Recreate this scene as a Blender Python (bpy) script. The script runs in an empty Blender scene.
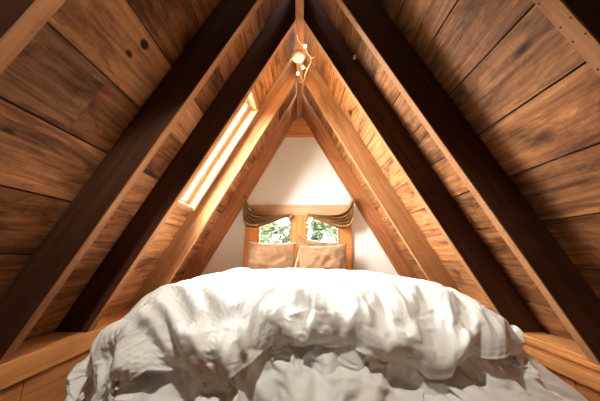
import bpy, math, random
import numpy as np
from mathutils import Vector, noise

random.seed(7)
SC = bpy.context.scene
COL = SC.collection
CZ = 1.05                                  # eye height above the floor; z below is measured from the floor
AL = 1.06043                               # roof pitch (60.8 degrees)
TA = math.tan(AL); SA = math.sin(AL); CA = math.cos(AL)
APEX_IN = CZ + 1.6125                      # where the inner edges of the rafters would meet
RD = 0.160                                 # rafter depth
APEX_OUT = APEX_IN + RD / CA               # where the two slopes of boards would meet
RT = 0.038                                 # rafter thickness
LEDGE_Z = CZ - 0.41
YG = 2.862                                 # gable wall
YR = -1.30                                 # rear wall


# ------------------------------------------------------------------ helpers
def link(o, parent=None):
    COL.objects.link(o)
    if parent is not None:
        o.parent = parent
    return o


def tag(o, label=None, cat=None, group=None, kind=None):
    if label: o['label'] = label
    if cat: o['category'] = cat
    if group: o['group'] = group
    if kind: o['kind'] = kind
    return o


def empty(name, loc=(0, 0, 0), parent=None):
    o = bpy.data.objects.new(name, None)
    o.empty_display_size = .05
    o.location = loc
    return link(o, parent)


class MB:
    """collects polygons with uv, tone and material slot, and links them as one mesh object"""
    def __init__(self):
        self.v = []; self.f = []; self.uv = []; self.tone = []; self.mi = []; self.uv2 = []; self.smooth = []

    def face(self, pts, uvs=None, tone=(.5, .5), mi=0, uv2=None, smooth=False):
        n = len(self.v)
        self.v += [tuple(p) for p in pts]
        self.f.append(tuple(range(n, n + len(pts))))
        self.uv.append(uvs or [(p[0] + p[1], p[2]) for p in pts])
        self.uv2.append(uv2 or [(99., 99.)] * len(pts))
        self.tone.append(tone); self.mi.append(mi); self.smooth.append(smooth)

    def box(self, lo, hi, long=1, tone=(.5, .5), off=None, mi=0, fn=None, place=None):
        """axis box in local axes; long = axis along the grain; fn maps local to world"""
        fn = fn or (lambda p: p)
        if off is None: off = (random.uniform(0, 40), random.uniform(0, 40))
        x0, y0, z0 = lo; x1, y1, z1 = hi
        c = [(x, y, z) for x in (x0, x1) for y in (y0, y1) for z in (z0, z1)]
        quads = [(0, 1, 3, 2), (4, 6, 7, 5), (0, 4, 5, 1), (2, 3, 7, 6), (0, 2, 6, 4), (1, 5, 7, 3)]
        nax = [0, 0, 1, 1, 2, 2]
        for q, na in zip(quads, nax):
            ps = [c[i] for i in q]
            if na == long:
                a, b = [k for k in range(3) if k != na]
            else:
                a = long; b = [k for k in range(3) if k not in (na, long)][0]
            uvs = [(p[a] + off[0], p[b] + off[1]) for p in ps]
            self.face([fn(p) for p in ps], uvs, tone, mi, [place(p) for p in ps] if place else None)

    def prism(self, poly, y0, y1, u_dir, tone=(.5, .5), off=None, mi=0):
        """polygon in xz swept along y, grain along u_dir in xz"""
        if off is None: off = (random.uniform(0, 40), random.uniform(0, 40))
        du = u_dir; dv = (-u_dir[1], u_dir[0])
        def uvp(x, z): return (x * du[0] + z * du[1] + off[0], x * dv[0] + z * dv[1] + off[1])
        area = sum(poly[i][0] * poly[(i + 1) % len(poly)][1] - poly[(i + 1) % len(poly)][0] * poly[i][1] for i in range(len(poly)))
        if area < 0: poly = poly[::-1]
        self.face([(x, y0, z) for x, z in poly], [uvp(x, z) for x, z in poly], tone, mi)
        self.face([(x, y1, z) for x, z in poly[::-1]], [uvp(x, z) for x, z in poly[::-1]], tone, mi)
        for i in range(len(poly)):
            a = poly[i]; b = poly[(i + 1) % len(poly)]
            ps = [(a[0], y1, a[1]), (b[0], y1, b[1]), (b[0], y0, b[1]), (a[0], y0, a[1])]
            ua = a[0] * du[0] + a[1] * du[1] + off[0]; ub = b[0] * du[0] + b[1] * du[1] + off[0]
            self.face(ps, [(ua, y1 + off[1]), (ub, y1 + off[1]), (ub, y0 + off[1]), (ua, y0 + off[1])], tone, mi)

    def tube(self, pts, r, n=8, mi=0, cap=True):
        pts = [Vector(p) for p in pts]; rings = []
        rr = r if isinstance(r, (list, tuple)) else [r] * len(pts)
        up = Vector((0, 0, 1))
        for i, p in enumerate(pts):
            d = (pts[min(i + 1, len(pts) - 1)] - pts[max(i - 1, 0)]).normalized()
            s = d.cross(up)
            if s.length < .05: s = d.cross(Vector((1, 0, 0)))
            s.normalize(); t = s.cross(d)
            rings.append([p + (s * math.cos(2 * math.pi * k / n) + t * math.sin(2 * math.pi * k / n)) * rr[i] for k in range(n)])
        for i in range(len(rings) - 1):
            for k in range(n):
                self.face([rings[i][k], rings[i][(k + 1) % n], rings[i + 1][(k + 1) % n], rings[i + 1][k]],
                          [(i * .1, k / n), (i * .1, (k + 1) / n), (i * .1 + .1, (k + 1) / n), (i * .1 + .1, k / n)], mi=mi, smooth=True)
        if cap:
            self.face(rings[0][::-1], mi=mi); self.face(rings[-1], mi=mi)

    def lathe(self, prof, centre, n=28, mi=0, axis=2, smooth=True):
        """prof: (radius, height) pairs turned round a vertical axis"""
        c = Vector(centre)
        def P(r, h, k):
            a = 2 * math.pi * k / n
            return c + Vector((r * math.cos(a), r * math.sin(a), h))
        for (r0, h0), (r1, h1) in zip(prof, prof[1:]):
            for k in range(n):
                ps = [P(r0, h0, k), P(r0, h0, k + 1), P(r1, h1, k + 1), P(r1, h1, k)]
                if r0 < 1e-6: ps = ps[1:]
                elif r1 < 1e-6: ps = ps[:3]
                self.face(ps, mi=mi, smooth=smooth)

    def build(self, name, mats, parent=None, loc=(0, 0, 0), weld=True):
        me = bpy.data.meshes.new(name)
        L = Vector(loc)
        me.from_pydata([tuple(Vector(p) - L) for p in self.v], [], self.f)
        u1 = me.uv_layers.new(name='grain'); u2 = me.uv_layers.new(name='place')
        col = me.color_attributes.new('tone', 'FLOAT_COLOR', 'CORNER')
        u1 = me.uv_layers['grain']; u2 = me.uv_layers['place']; col = me.color_attributes['tone']
        i = 0
        for f, uv, uvb, t in zip(self.f, self.uv, self.uv2, self.tone):
            for k in range(len(f)):
                u1.data[i].uv = uv[k]; u2.data[i].uv = uvb[k]
                col.data[i].color = (t[0], t[1], 0, 1); i += 1
        for m in (mats if isinstance(mats, (list, tuple)) else [mats]): me.materials.append(m)
        for p, mi, sm in zip(me.polygons, self.mi, self.smooth):
            p.material_index = mi; p.use_smooth = sm
        me.update()
        if weld:
            import bmesh
            bm = bmesh.new(); bm.from_mesh(me)
            bmesh.ops.remove_doubles(bm, verts=bm.verts, dist=1e-5)
            bmesh.ops.recalc_face_normals(bm, faces=bm.faces)
            bm.to_mesh(me); bm.free()
        o = bpy.data.objects.new(name, me); o.location = loc
        return link(o, parent)


def grid_mesh(name, P, mats, parent=None, smooth=True, thickness=0., offset=-1., loc=(0, 0, 0), close_u=False):
    """P: numpy (nu, nv, 3) of points"""
    nu, nv, _ = P.shape
    P = P - np.array(loc)
    fs = []
    for i in range(nu - 1 + (1 if close_u else 0)):
        j = (i + 1) % nu
        for k in range(nv - 1):
            fs.append((i * nv + k, i * nv + k + 1, j * nv + k + 1, j * nv + k))
    me = bpy.data.meshes.new(name)
    me.from_pydata(P.reshape(-1, 3).tolist(), [], fs)
    uv = me.uv_layers.new(name='grain')
    li = np.empty(len(me.loops), dtype=np.int32); me.loops.foreach_get('vertex_index', li)
    uvs = np.stack([(li // nv) / max(nu - 1, 1), (li % nv) / max(nv - 1, 1)], -1).astype(np.float32)
    uv.data.foreach_set('uv', uvs.ravel())
    for p in me.polygons: p.use_smooth = smooth
    for m in (mats if isinstance(mats, (list, tuple)) else [mats]): me.materials.append(m)
    o = bpy.data.objects.new(name, me); o.location = loc
    link(o, parent)
    if thickness:
        s = o.modifiers.new('thickness', 'SOLIDIFY'); s.thickness = thickness; s.offset = offset
    return o


def bevel(o, w=.004, seg=2):
    b = o.modifiers.new('bevel', 'BEVEL'); b.width = w; b.segments = seg; b.limit_method = 'ANGLE'
    return o


# ------------------------------------------------------------------ materials
class NT:
    def __init__(self, name):
        self.m = bpy.data.materials.new(name); self.m.use_nodes = True
        self.t = self.m.node_tree; self.t.nodes.clear()
        self.out = self.n('ShaderNodeOutputMaterial')

    def n(self, kind, **kw):
        o = self.t.nodes.new(kind)
        for k, v in kw.items(): setattr(o, k, v)
        return o

    def l(self, a, b): self.t.links.new(a, b)

    def setv(self, sock, v):
        if hasattr(v, 'is_linked') or hasattr(v, 'links'): self.l(v, sock)
        else: sock.default_value = v

    def math(self, op, a, b=0., clamp=False):
        o = self.n('ShaderNodeMath', operation=op, use_clamp=clamp)
        self.setv(o.inputs[0], a); self.setv(o.inputs[1], b)
        return o.outputs[0]

    def mix(self, fac, a, b, blend='MIX'):
        o = self.n('ShaderNodeMix', data_type='RGBA', blend_type=blend)
        self.setv(o.inputs[0], fac)
        self.setv(o.inputs[6], a if not isinstance(a, tuple) else (*a, 1)); self.setv(o.inputs[7], b if not isinstance(b, tuple) else (*b, 1))
        return o.outputs[2]

    def ramp(self, fac, stops):
        o = self.n('ShaderNodeValToRGB'); self.l(fac, o.inputs[0])
        e = o.color_ramp.elements
        while len(e) < len(stops): e.new(.5)
        for el, (p, c) in zip(e, stops):
            el.position = p; el.color = c if len(c) == 4 else (*c, 1)
        return o.outputs[0]

    def noise(self, vec, scale, detail=5., rough=.55, dist=0.):
        o = self.n('ShaderNodeTexNoise')
        if vec is not None: self.l(vec, o.inputs['Vector'])
        o.inputs['Scale'].default_value = scale; o.inputs['Detail'].default_value = detail
        o.inputs['Roughness'].default_value = rough; o.inputs['Distortion'].default_value = dist
        return o.outputs['Fac']

    def scalev(self, vec, s):
        o = self.n('ShaderNodeVectorMath', operation='MULTIPLY'); self.l(vec, o.inputs[0]); o.inputs[1].default_value = s
        return o.outputs[0]


def wood(name, dark, mid, light, stain=.5, knots=.5, rough=.65, saw=0., tone_amt=.5, places=None, blotch=0., hue=(1.08, .84, .68)):
    t = NT(name)
    uv = t.n('ShaderNodeUVMap', uv_map='grain').outputs[0]
    tone = t.n('ShaderNodeAttribute', attribute_name='tone')
    sep = t.n('ShaderNodeSeparateColor'); t.l(tone.outputs['Color'], sep.inputs[0])
    # knots bend the grain
    warp = t.noise(t.scalev(uv, (1.6, 5., 1)), 1., 2.)
    vk = t.n('ShaderNodeTexVoronoi'); t.l(t.scalev(uv, (1.7, 3.6, 1)), vk.inputs['Vector']); vk.inputs['Scale'].default_value = 1.
    kd = t.math('ADD', vk.outputs['Distance'], t.math('MULTIPLY', t.math('SUBTRACT', t.noise(t.scalev(uv, (30., 45., 1)), 1., 2.), .5), .05))
    kmask = t.ramp(kd, [(.045, (1, 1, 1)), (.085, (0, 0, 0))])
    kring = t.ramp(kd, [(.06, (1, 1, 1)), (.24, (0, 0, 0))])
    csep = t.n('ShaderNodeSeparateColor'); t.l(vk.outputs['Color'], csep.inputs[0])
    gate = t.math('GREATER_THAN', csep.outputs[0], 1. - knots)
    kmask = t.math('MULTIPLY', kmask, gate); kring = t.math('MULTIPLY', kring, gate)
    # grain
    comb = t.n('ShaderNodeSeparateXYZ'); t.l(uv, comb.inputs[0])
    v2 = t.math('ADD', comb.outputs[1], t.math('ADD', t.math('MULTIPLY', warp, .05), t.math('MULTIPLY', kring, .035)))
    cmb = t.n('ShaderNodeCombineXYZ'); t.l(comb.outputs[0], cmb.inputs[0]); t.l(v2, cmb.inputs[1])
    g1 = t.noise(t.scalev(cmb.outputs[0], (1.6, 42., 1)), 1., 5., .6, .4)
    g2 = t.noise(t.scalev(cmb.outputs[0], (7., 210., 1)), 1., 3., .6)
    g = t.math('ADD', t.math('MULTIPLY', g1, .7), t.math('MULTIPLY', g2, .3))
    c = t.ramp(g, [(.30, dark), (.50, mid), (.70, light)])
    # board to board tone
    k = t.math('ADD', 1. - tone_amt, t.math('MULTIPLY', sep.outputs[0], 2. * tone_amt))
    kc = t.n('ShaderNodeCombineColor')
    for i in range(3): t.l(k, kc.inputs[i])
    c = t.mix(1., c, kc.outputs[0], 'MULTIPLY')
    c = t.mix(t.math('MULTIPLY', sep.outputs[1], .8), c, t.mix(1., c, hue, 'MULTIPLY'))
    # old water marks and dirt
    s1 = t.noise(t.scalev(uv, (2.2, 7., 1)), 1., 6., .62, .8)
    sm = t.ramp(s1, [(.50, (0, 0, 0)), (.66, (1, 1, 1))])
    c = t.mix(t.math('MULTIPLY', sm, stain), c, t.mix(1., c, (.30, .24, .20), 'MULTIPLY'))
    s2 = t.noise(t.scalev(uv, (3.1, 11., 1)), 1.7, 5., .6, .3)
    lm = t.ramp(s2, [(.55, (0, 0, 0)), (.72, (1, 1, 1))])
    c = t.mix(t.math('MULTIPLY', lm, .35 * stain), c, t.mix(1., c, (1.3, 1.27, 1.2), 'MULTIPLY'))
    if blotch:
        blotch_amount = t.math('SUBTRACT', 1.45, t.math('MULTIPLY', sep.outputs[0], 1.35), True)
        bl = t.noise(t.scalev(uv, (3.4, 8.5, 1)), 1., 7., .68, 1.2)
        c = t.mix(t.math('MULTIPLY', t.ramp(bl, [(.49, (0, 0, 0)), (.60, (1, 1, 1))]), t.math('MULTIPLY', blotch_amount, blotch)), c, t.mix(1., c, (.46, .36, .30), 'MULTIPLY'))
        b2 = t.noise(t.scalev(uv, (2.1, 6.5, 1)), 1.3, 6., .6, .9)
        c = t.mix(t.math('MULTIPLY', t.ramp(b2, [(.52, (0, 0, 0)), (.66, (1, 1, 1))]), blotch * .8), c, t.mix(1., c, (1.5, 1.38, 1.15), 'MULTIPLY'))
    fl = t.noise(t.scalev(uv, (22., 60., 1)), 1., 3., .7)
    c = t.mix(t.math('MULTIPLY', t.ramp(fl, [(.56, (0, 0, 0)), (.70, (1, 1, 1))]), .45 * stain), c, t.mix(1., c, (.5, .45, .4), 'MULTIPLY'))
    if saw:
        w = t.n('ShaderNodeTexNoise'); t.l(t.scalev(uv, (260., 2.5, 1)), w.inputs['Vector']); w.inputs['Scale'].default_value = 1.; w.inputs['Detail'].default_value = 1.
        c = t.mix(t.math('MULTIPLY', t.ramp(w.outputs['Fac'], [(.45, (0, 0, 0)), (.62, (1, 1, 1))]), saw), c, t.mix(1., c, (.55, .52, .5), 'MULTIPLY'))
    c = t.mix(kring, c, t.mix(1., c, (.75, .62, .5), 'MULTIPLY'))
    c = t.mix(kmask, c, (dark[0] * .18, dark[1] * .16, dark[2] * .15))
    if places:                                   # named knots and stains at their own place on the boards
        pl = t.n('ShaderNodeUVMap', uv_map='place').outputs[0]
        pn = t.n('ShaderNodeTexNoise'); t.l(t.scalev(pl, (9., 30., 1)), pn.inputs['Vector']); pn.inputs['Scale'].default_value = 1.; pn.inputs['Detail'].default_value = 4.
        for (py, ps, ry, rs, amt, soft) in places:
            d = t.n('ShaderNodeVectorMath', operation='SUBTRACT'); t.l(pl, d.inputs[0]); d.inputs[1].default_value = (py, ps, 0)
            d2 = t.scalev(d.outputs[0], (1. / ry, 1. / rs, 0))
            ln = t.n('ShaderNodeVectorMath', operation='LENGTH'); t.l(d2, ln.inputs[0])
            dd = t.math('ADD', ln.outputs['Value'], t.math('MULTIPLY', t.math('SUBTRACT', pn.outputs['Fac'], .5), 2.2 * soft))
            msk = t.ramp(dd, [(max(.02, .8 - soft), (1, 1, 1)), (1., (0, 0, 0))])
            c = t.mix(t.math('MULTIPLY', msk, amt), c, (dark[0] * .16, dark[1] * .13, dark[2] * .12))
    b = t.n('ShaderNodeBsdfPrincipled')
    t.l(c, b.inputs['Base Color'])
    b.inputs['Roughness'].default_value = rough
    b.inputs['Specular IOR Level'].default_value = .16
    bp = t.n('ShaderNodeBump'); bp.inputs['Strength'].default_value = .35; bp.inputs['Distance'].default_value = .004
    t.l(t.math('SUBTRACT', g, t.math('MULTIPLY', kmask, .6)), bp.inputs['Height']); t.l(bp.outputs[0], b.inputs['Normal'])
    t.l(b.outputs[0], t.out.inputs[0])
    return t.m


def cloth(name, base, dark, scale=1., weave=.25, rough=.9, bump=.3, sheen=.1, blotch=.5, wrinkle=.6):
    t = NT(name)
    oc = t.n('ShaderNodeTexCoord').outputs['Object']
    n1 = t.noise(oc, 3. * scale, 4.)
    c = t.mix(t.math('MULTIPLY', t.ramp(n1, [(.4, (0, 0, 0)), (.65, (1, 1, 1))]), blotch), base, dark)
    wv = t.noise(oc, 420. * scale, 2.)
    c = t.mix(t.math('MULTIPLY', wv, weave), c, t.mix(1., c, (.78, .78, .78), 'MULTIPLY'))
    b = t.n('ShaderNodeBsdfPrincipled'); t.l(c, b.inputs['Base Color'])
    b.inputs['Roughness'].default_value = rough; b.inputs['Specular IOR Level'].default_value = .15
    b.inputs['Sheen Weight'].default_value = sheen
    bp = t.n('ShaderNodeBump'); bp.inputs['Strength'].default_value = bump; bp.inputs['Distance'].default_value = .004
    w2 = t.noise(oc, 38. * scale, 5., .6, .6)
    rg = t.n('ShaderNodeTexNoise', noise_type='RIDGED_MULTIFRACTAL'); t.l(oc, rg.inputs['Vector']); rg.inputs['Scale'].default_value = 9. * scale; rg.inputs['Detail'].default_value = 4.; rg.inputs['Distortion'].default_value = .8
    w2 = t.math('ADD', w2, t.math('MULTIPLY', rg.outputs['Fac'], wrinkle))
    t.l(t.math('ADD', t.math('MULTIPLY', wv, .12), w2), bp.inputs['Height']); t.l(bp.outputs[0], b.inputs['Normal'])
    t.l(b.outputs[0], t.out.inputs[0])
    return t.m


def plain(name, col, rough=.5, var=.08, scale=20., metallic=0., bump=0.):
    t = NT(name)
    oc = t.n('ShaderNodeTexCoord').outputs['Object']
    n1 = t.noise(oc, scale, 5.)
    c = t.mix(n1, tuple(x * (1 - var) for x in col), tuple(min(1, x * (1 + var)) for x in col))
    b = t.n('ShaderNodeBsdfPrincipled'); t.l(c, b.inputs['Base Color'])
    b.inputs['Roughness'].default_value = rough; b.inputs['Metallic'].default_value = metallic
    b.inputs['Specular IOR Level'].default_value = .3
    if bump:
        bp = t.n('ShaderNodeBump'); bp.inputs['Strength'].default_value = bump; bp.inputs['Distance'].default_value = .003
        t.l(n1, bp.inputs['Height']); t.l(bp.outputs[0], b.inputs['Normal'])
    t.l(b.outputs[0], t.out.inputs[0])
    return t.m


def glass_mat(name, tint=(1, 1, 1)):
    t = NT(name)
    tr = t.n('ShaderNodeBsdfTransparent'); tr.inputs[0].default_value = (*tint, 1)
    gl = t.n('ShaderNodeBsdfGlossy'); gl.inputs['Roughness'].default_value = .03
    lw = t.n('ShaderNodeLayerWeight'); lw.inputs['Blend'].default_value = .5
    fr = t.math('ADD', t.math('MULTIPLY', t.math('POWER', lw.outputs['Facing'], 5.), .5), .03)
    mx = t.n('ShaderNodeMixShader'); t.l(fr, mx.inputs[0]); t.l(tr.outputs[0], mx.inputs[1]); t.l(gl.outputs[0], mx.inputs[2])
    t.l(mx.outputs[0], t.out.inputs[0])
    return t.m


def glow(name, col, strength):
    t = NT(name)
    oc = t.n('ShaderNodeTexCoord').outputs['Object']
    e = t.n('ShaderNodeEmission'); e.inputs['Strength'].default_value = strength
    t.l(t.mix(t.noise(oc, 200., 1.), col, tuple(x * .9 for x in col)), e.inputs['Color'])
    t.l(e.outputs[0], t.out.inputs[0])
    return t.m


def leaf_mat(name, dark, light):
    t = NT(name)
    tone = t.n('ShaderNodeAttribute', attribute_name='tone')
    sep = t.n('ShaderNodeSeparateColor'); t.l(tone.outputs['Color'], sep.inputs[0])
    c = t.mix(sep.outputs[0], dark, light)
    d = t.n('ShaderNodeBsdfDiffuse'); t.l(c, d.inputs[0])
    tl = t.n('ShaderNodeBsdfTranslucent'); t.l(c, tl.inputs[0])
    mx = t.n('ShaderNodeMixShader'); mx.inputs[0].default_value = .4
    t.l(d.outputs[0], mx.inputs[1]); t.l(tl.outputs[0], mx.inputs[2]); t.l(mx.outputs[0], t.out.inputs[0])
    return t.m


M = {}

def S_left(y, s): return (y, -s)
M['boards'] = wood('sheathing boards', (.10, .040, .015), (.27, .122, .046), (.42, .215, .090), stain=.95, knots=.34, saw=.22, tone_amt=.6, blotch=.8,
                   places=[(.928, -1.277, .030, .022, 1., .2), (.901, -1.351, .024, .015, .95, .25), (.746, -1.803, .035, .014, .9, .5),
                           (.833, -1.56, .09, .03, .55, .8), (.871, -1.715, .14, .014, .6, .7),
                           (.75, 1.48, .050, .020, .9, .5), (.896, 1.754, .10, .030, .85, .9), (.94, 1.70, .10, .03, .6, .9), (.907, 1.95, .2, .02, .6, .8),
                           (.70, 1.43, .05, .02, .7, .8), (.95, 1.12, .10, .03, .5, .9)])
M['dark_rafter'] = wood('dark rafter timber', (.030, .011, .0045), (.056, .021, .009), (.088, .034, .015), stain=.5, knots=.25, tone_amt=.3)  # darker timber for the three nearer rafter pairs
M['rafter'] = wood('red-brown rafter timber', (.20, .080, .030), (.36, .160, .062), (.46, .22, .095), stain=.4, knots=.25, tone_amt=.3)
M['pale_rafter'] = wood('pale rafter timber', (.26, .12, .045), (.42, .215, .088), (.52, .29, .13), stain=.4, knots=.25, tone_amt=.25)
M['edge'] = wood('pale rafter edge', (.26, .118, .048), (.38, .185, .08), (.47, .25, .12), stain=.35, knots=.2, tone_amt=.2)  # inner edge, paler than the dark rafter sides
M['pine'] = wood('orange pine', (.36, .145, .045), (.51, .232, .075), (.60, .30, .11), stain=.22, knots=.25, tone_amt=.2)
M['pale_pine'] = wood('pale planed pine', (.40, .26, .15), (.50, .34, .20), (.58, .42, .26), stain=.15, knots=.15, tone_amt=.15)
M['ridge'] = wood('ridge timber', (.15, .065, .028), (.27, .128, .054), (.37, .19, .085), stain=.6, knots=.5, tone_amt=.2)
M['floor'] = wood('floor boards', (.11, .06, .03), (.18, .10, .05), (.25, .15, .08), stain=.4, knots=.3, tone_amt=.3)
M['felt'] = plain('dark roofing felt', (.03, .028, .026), .9)
M['nail'] = plain('rusty nail', (.07, .035, .02), .6, metallic=.5)
M['plaster'] = plain('cream white plaster', (.85, .885, .825), .9, .02, 6., bump=.12)
M['white_paint'] = plain('white painted sash', (.84, .80, .72), .45, .03)
M['duvet'] = cloth('white cotton duvet', (.75, .74, .705), (.725, .71, .67), 1., .10, .9, .5, .1, .5, 1.)
M['blanket'] = cloth('off white blanket cloth', (.76, .75, .715), (.73, .715, .675), 1., .12, .9, .5, .1, .5, 1.)
M['mattress'] = cloth('mattress ticking', (.72, .70, .65), (.66, .64, .6), 1., .2)
M['pillow'] = cloth('tan linen', (.36, .215, .115), (.25, .14, .07), 2., .3, .9, .5, .15, .9, 1.2)
M['curtain'] = cloth('mustard brown curtain', (.46, .27, .10), (.36, .20, .065), 2., .3, .85, .3, .1, .6)
M['glass'] = glass_mat('window glass')
M['plastic'] = plain('white plastic', (.58, .53, .45), .4, .03)
M['wire'] = plain('pale wire', (.66, .50, .32), .5)
M['bulb'] = glow('lit warm bulb', (1., .74, .42), 22.)
M['brass'] = plain('brass cap', (.5, .34, .14), .35, metallic=.9)
M['porcelain'] = plain('cream porcelain', (.72, .62, .48), .3)
M['iron'] = plain('black iron', (.03, .028, .026), .5, metallic=.6)
M['leaf'] = leaf_mat('leaves', (.014, .021, .010), (.075, .086, .055))
M['bark'] = plain('bark', (.09, .06, .04), .9, .4, 12.)
M['ground'] = plain('meadow', (.07, .09, .035), .95, .4, 3.)

# ------------------------------------------------------------------ setting
m = MB()
for i in range(14):
    x0 = -1.3 + i * .19
    m.box((x0 + .002, YR, -.025), (x0 + .188, YG + .12, 0), 1, (random.random(), random.random()))
m.box((-1.5, YR, -.06), (1.5, YG + .12, -.026), 1, mi=1)
tag(m.build('floor', [M['floor'], M['felt']]), kind='structure')

# the two slopes of sheathing boards
def slope_fn(side):
    def fn(p):                       # local: (distance down the slope, y, outward)
        s, y, n = p
        x = s * CA + n * SA; z = APEX_OUT - s * SA + n * CA
        return (side * x, y, z)
    return fn

SKYS = {-1: (.80, 1.81, 1.615, 2.115), 1: (0., 0., 0., 0.)}      # skylight openings: s0, s1, y0, y1
SKY = SKYS[-1]
tones_left = {4: (.30, .8), 5: (.92, .12), 7: (.80, .25), 8: (.42, .9), 9: (.35, .7), 10: (.5, .5)}
tones_right = {5: (.52, .15), 6: (.40, .15), 7: (.47, .05), 8: (.70, .35), 9: (.38, .3), 10: (.40, .55), 11: (.4, .5)}
for side, pitch, s_first, tones, nm in ((-1, .2485, -.010, tones_left, 'ceiling_left'), (1, .2220, -.146, tones_right, 'ceiling_right')):
    m = MB(); fn = slope_fn(side); k = 0
    s = s_first
    raf = [.519, 1.124, 1.555, 2.18]
    while s < 2.80:
        a, b = max(s, 0.02), min(s + pitch - .007, 2.80)
        cuts = [YR]
        jy = random.choice(raf[1:])
        base_t = tones.get(k, (random.uniform(.3, .8), random.random()))
        segs = []
        if side < 0 and k == 6:
            segs = [(YR, .90, (.42, .05)), (.901, 1.555, (.36, .75)), (1.556, YG, (.75, .5))]
        else:
            far = (random.uniform(.80, 1.15), random.random() * .2)
            j2 = 1.555 if side > 0 or k > 6 else random.choice([1.124, 1.555])
            segs = [(YR, j2, base_t), (j2 + .001, YG, far)]
        n0 = random.uniform(-.001, .003)
        for y0, y1, tn in segs:
            pieces = [(a, b, y0, y1)]
            if 1:
                out = []; SKY = SKYS[side]
                for (p, q, c, d) in pieces:
                    if q <= SKY[0] or p >= SKY[1] or d <= SKY[2] or c >= SKY[3]:
                        out.append((p, q, c, d)); continue
                    if p < SKY[0]: out.append((p, SKY[0], c, d))
                    if q > SKY[1]: out.append((SKY[1], q, c, d))
                    pp, qq = max(p, SKY[0]), min(q, SKY[1])
                    if c < SKY[2]: out.append((pp, qq, c, SKY[2]))
                    if d > SKY[3]: out.append((pp, qq, SKY[3], d))
                pieces = out
            off = (random.uniform(0, 40), random.uniform(0, 40))
            for (p, q, c, d) in pieces:
                if q - p < .004 or d - c < .004: continue
                m.box((p, c, n0), (q, d, n0 + .022), 1, tn, off, fn=fn, place=lambda P, sd=side: (P[1], sd * P[0]))
        s += pitch; k += 1
    # felt behind the boards
    if side > 0:
        m.box((0, YR, .027), (2.85, YG + .12, .05), 1, mi=1, fn=fn)
    else:
        m.box((0, YR, .027), (SKY[0], YG + .12, .05), 1, mi=1, fn=fn)
        m.box((SKY[1], YR, .027), (2.85, YG + .12, .05), 1, mi=1, fn=fn)
        m.box((SKY[0], YR, .027), (SKY[1], SKY[2], .05), 1, mi=1, fn=fn)
        m.box((SKY[0], SKY[3], .027), (SKY[1], YG + .12, .05), 1, mi=1, fn=fn)
    tag(m.build(nm, [M['boards'], M['felt']]), kind='structure')

# low side walls of wide boards
for side, nm in ((-1, 'wall_left'), (1, 'wall_right')):
    m = MB(); y = YR; k = 0
    xs = sorted((side * 1.137, side * 1.165))
    for yj in (-.75, -.2, .35, .85, 1.225, 1.72, 2.22, YG):
        m.box((xs[0], y + .003, 0), (xs[1], yj - .003, CZ - .50), 1, (random.uniform(.25, .5), random.uniform(.3, .9)))
        y = yj
    xb = sorted((side * 1.166, side * 1.19))
    m.box((xb[0], YR, 0), (xb[1], YG, CZ - .45), 1, mi=1)
    tag(m.build(nm, [M['pine'], M['felt']]), kind='structure')

# ledges on top of the low walls
m = MB()
m.box((-1.150, YR, LEDGE_Z - .092), (-1.120, YG, LEDGE_Z), 1, (.5, .3))
m.box((-1.345, YR, LEDGE_Z - .030), (-1.151, YG, LEDGE_Z - .001), 1, (.55, .35))
tag(bevel(m.build('trim_1', M['pine']), .003), 'orange pine ledge along the left side under the rafter feet', kind='structure')
m = MB()
m.box((1.166, YR, LEDGE_Z - .028), (1.345, YG, LEDGE_Z), 1, (.65, .2))
m.box((1.120, YR, LEDGE_Z - .022), (1.153, YG, LEDGE_Z - .003), 1, (.40, .5))
m.box((1.132, YR, LEDGE_Z - .042), (1.160, YG, LEDGE_Z - .0225), 1, (.2, .7))
m.box((1.118, YR, LEDGE_Z - .095), (1.150, YG, LEDGE_Z - .0425), 1, (.6, .3))
tag(bevel(m.build('trim_2', M['pine']), .003), 'orange pine ledge with a groove along the right side', kind='structure')

# gable wall with the opening of the two windows
WX0, WX1, WZ0, WZ1 = -.452, .432, CZ - .27, CZ + .412
def xin(z): return (APEX_OUT - z) / TA
m = MB()
y0, y1 = YG, YG + .12
def gable_poly(zs, lx, rx):
    pass
top = APEX_OUT
zb = 0.
for yy in (y0, y1):
    for poly in ([(-1.34, zb), (WX0, zb), (WX0, top - .0 - (-WX0) * TA), (-1.34, top - 1.34 * TA if top - 1.34 * TA > zb else zb + .01)],
                 [(WX1, zb), (1.34, zb), (1.34, max(top - 1.34 * TA, zb + .01)), (WX1, top - WX1 * TA)],
                 [(WX0, zb), (WX1, zb), (WX1, WZ0), (WX0, WZ0)],
                 [(WX0, WZ1), (WX1, WZ1), (WX1, top - WX1 * TA), (0, top), (WX0, top + WX0 * TA)]):
        m.face([(x, yy, z) for x, z in poly], [(x, z) for x, z in poly])
for a, b in (((WX0, WZ0), (WX1, WZ0)), ((WX1, WZ0), (WX1, WZ1)), ((WX1, WZ1), (WX0, WZ1)), ((WX0, WZ1), (WX0, WZ0))):
    m.face([(a[0], y0, a[1]), (b[0], y0, b[1]), (b[0], y1, b[1]), (a[0], y1, a[1])])
tag(m.build('wall_back', M['plaster']), kind='structure')

# rear wall behind the viewer
m = MB()
for yy in (YR - .1, YR):
    pl = [(-1.34, 0), (1.34, 0), (1.34, top - 1.34 * TA), (0, top), (-1.34, top - 1.34 * TA)]
    m.face([(x, yy, z) for x, z in pl], [(x, z) for x, z in pl])
tag(m.build('wall_front', M['plaster']), kind='structure')

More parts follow.
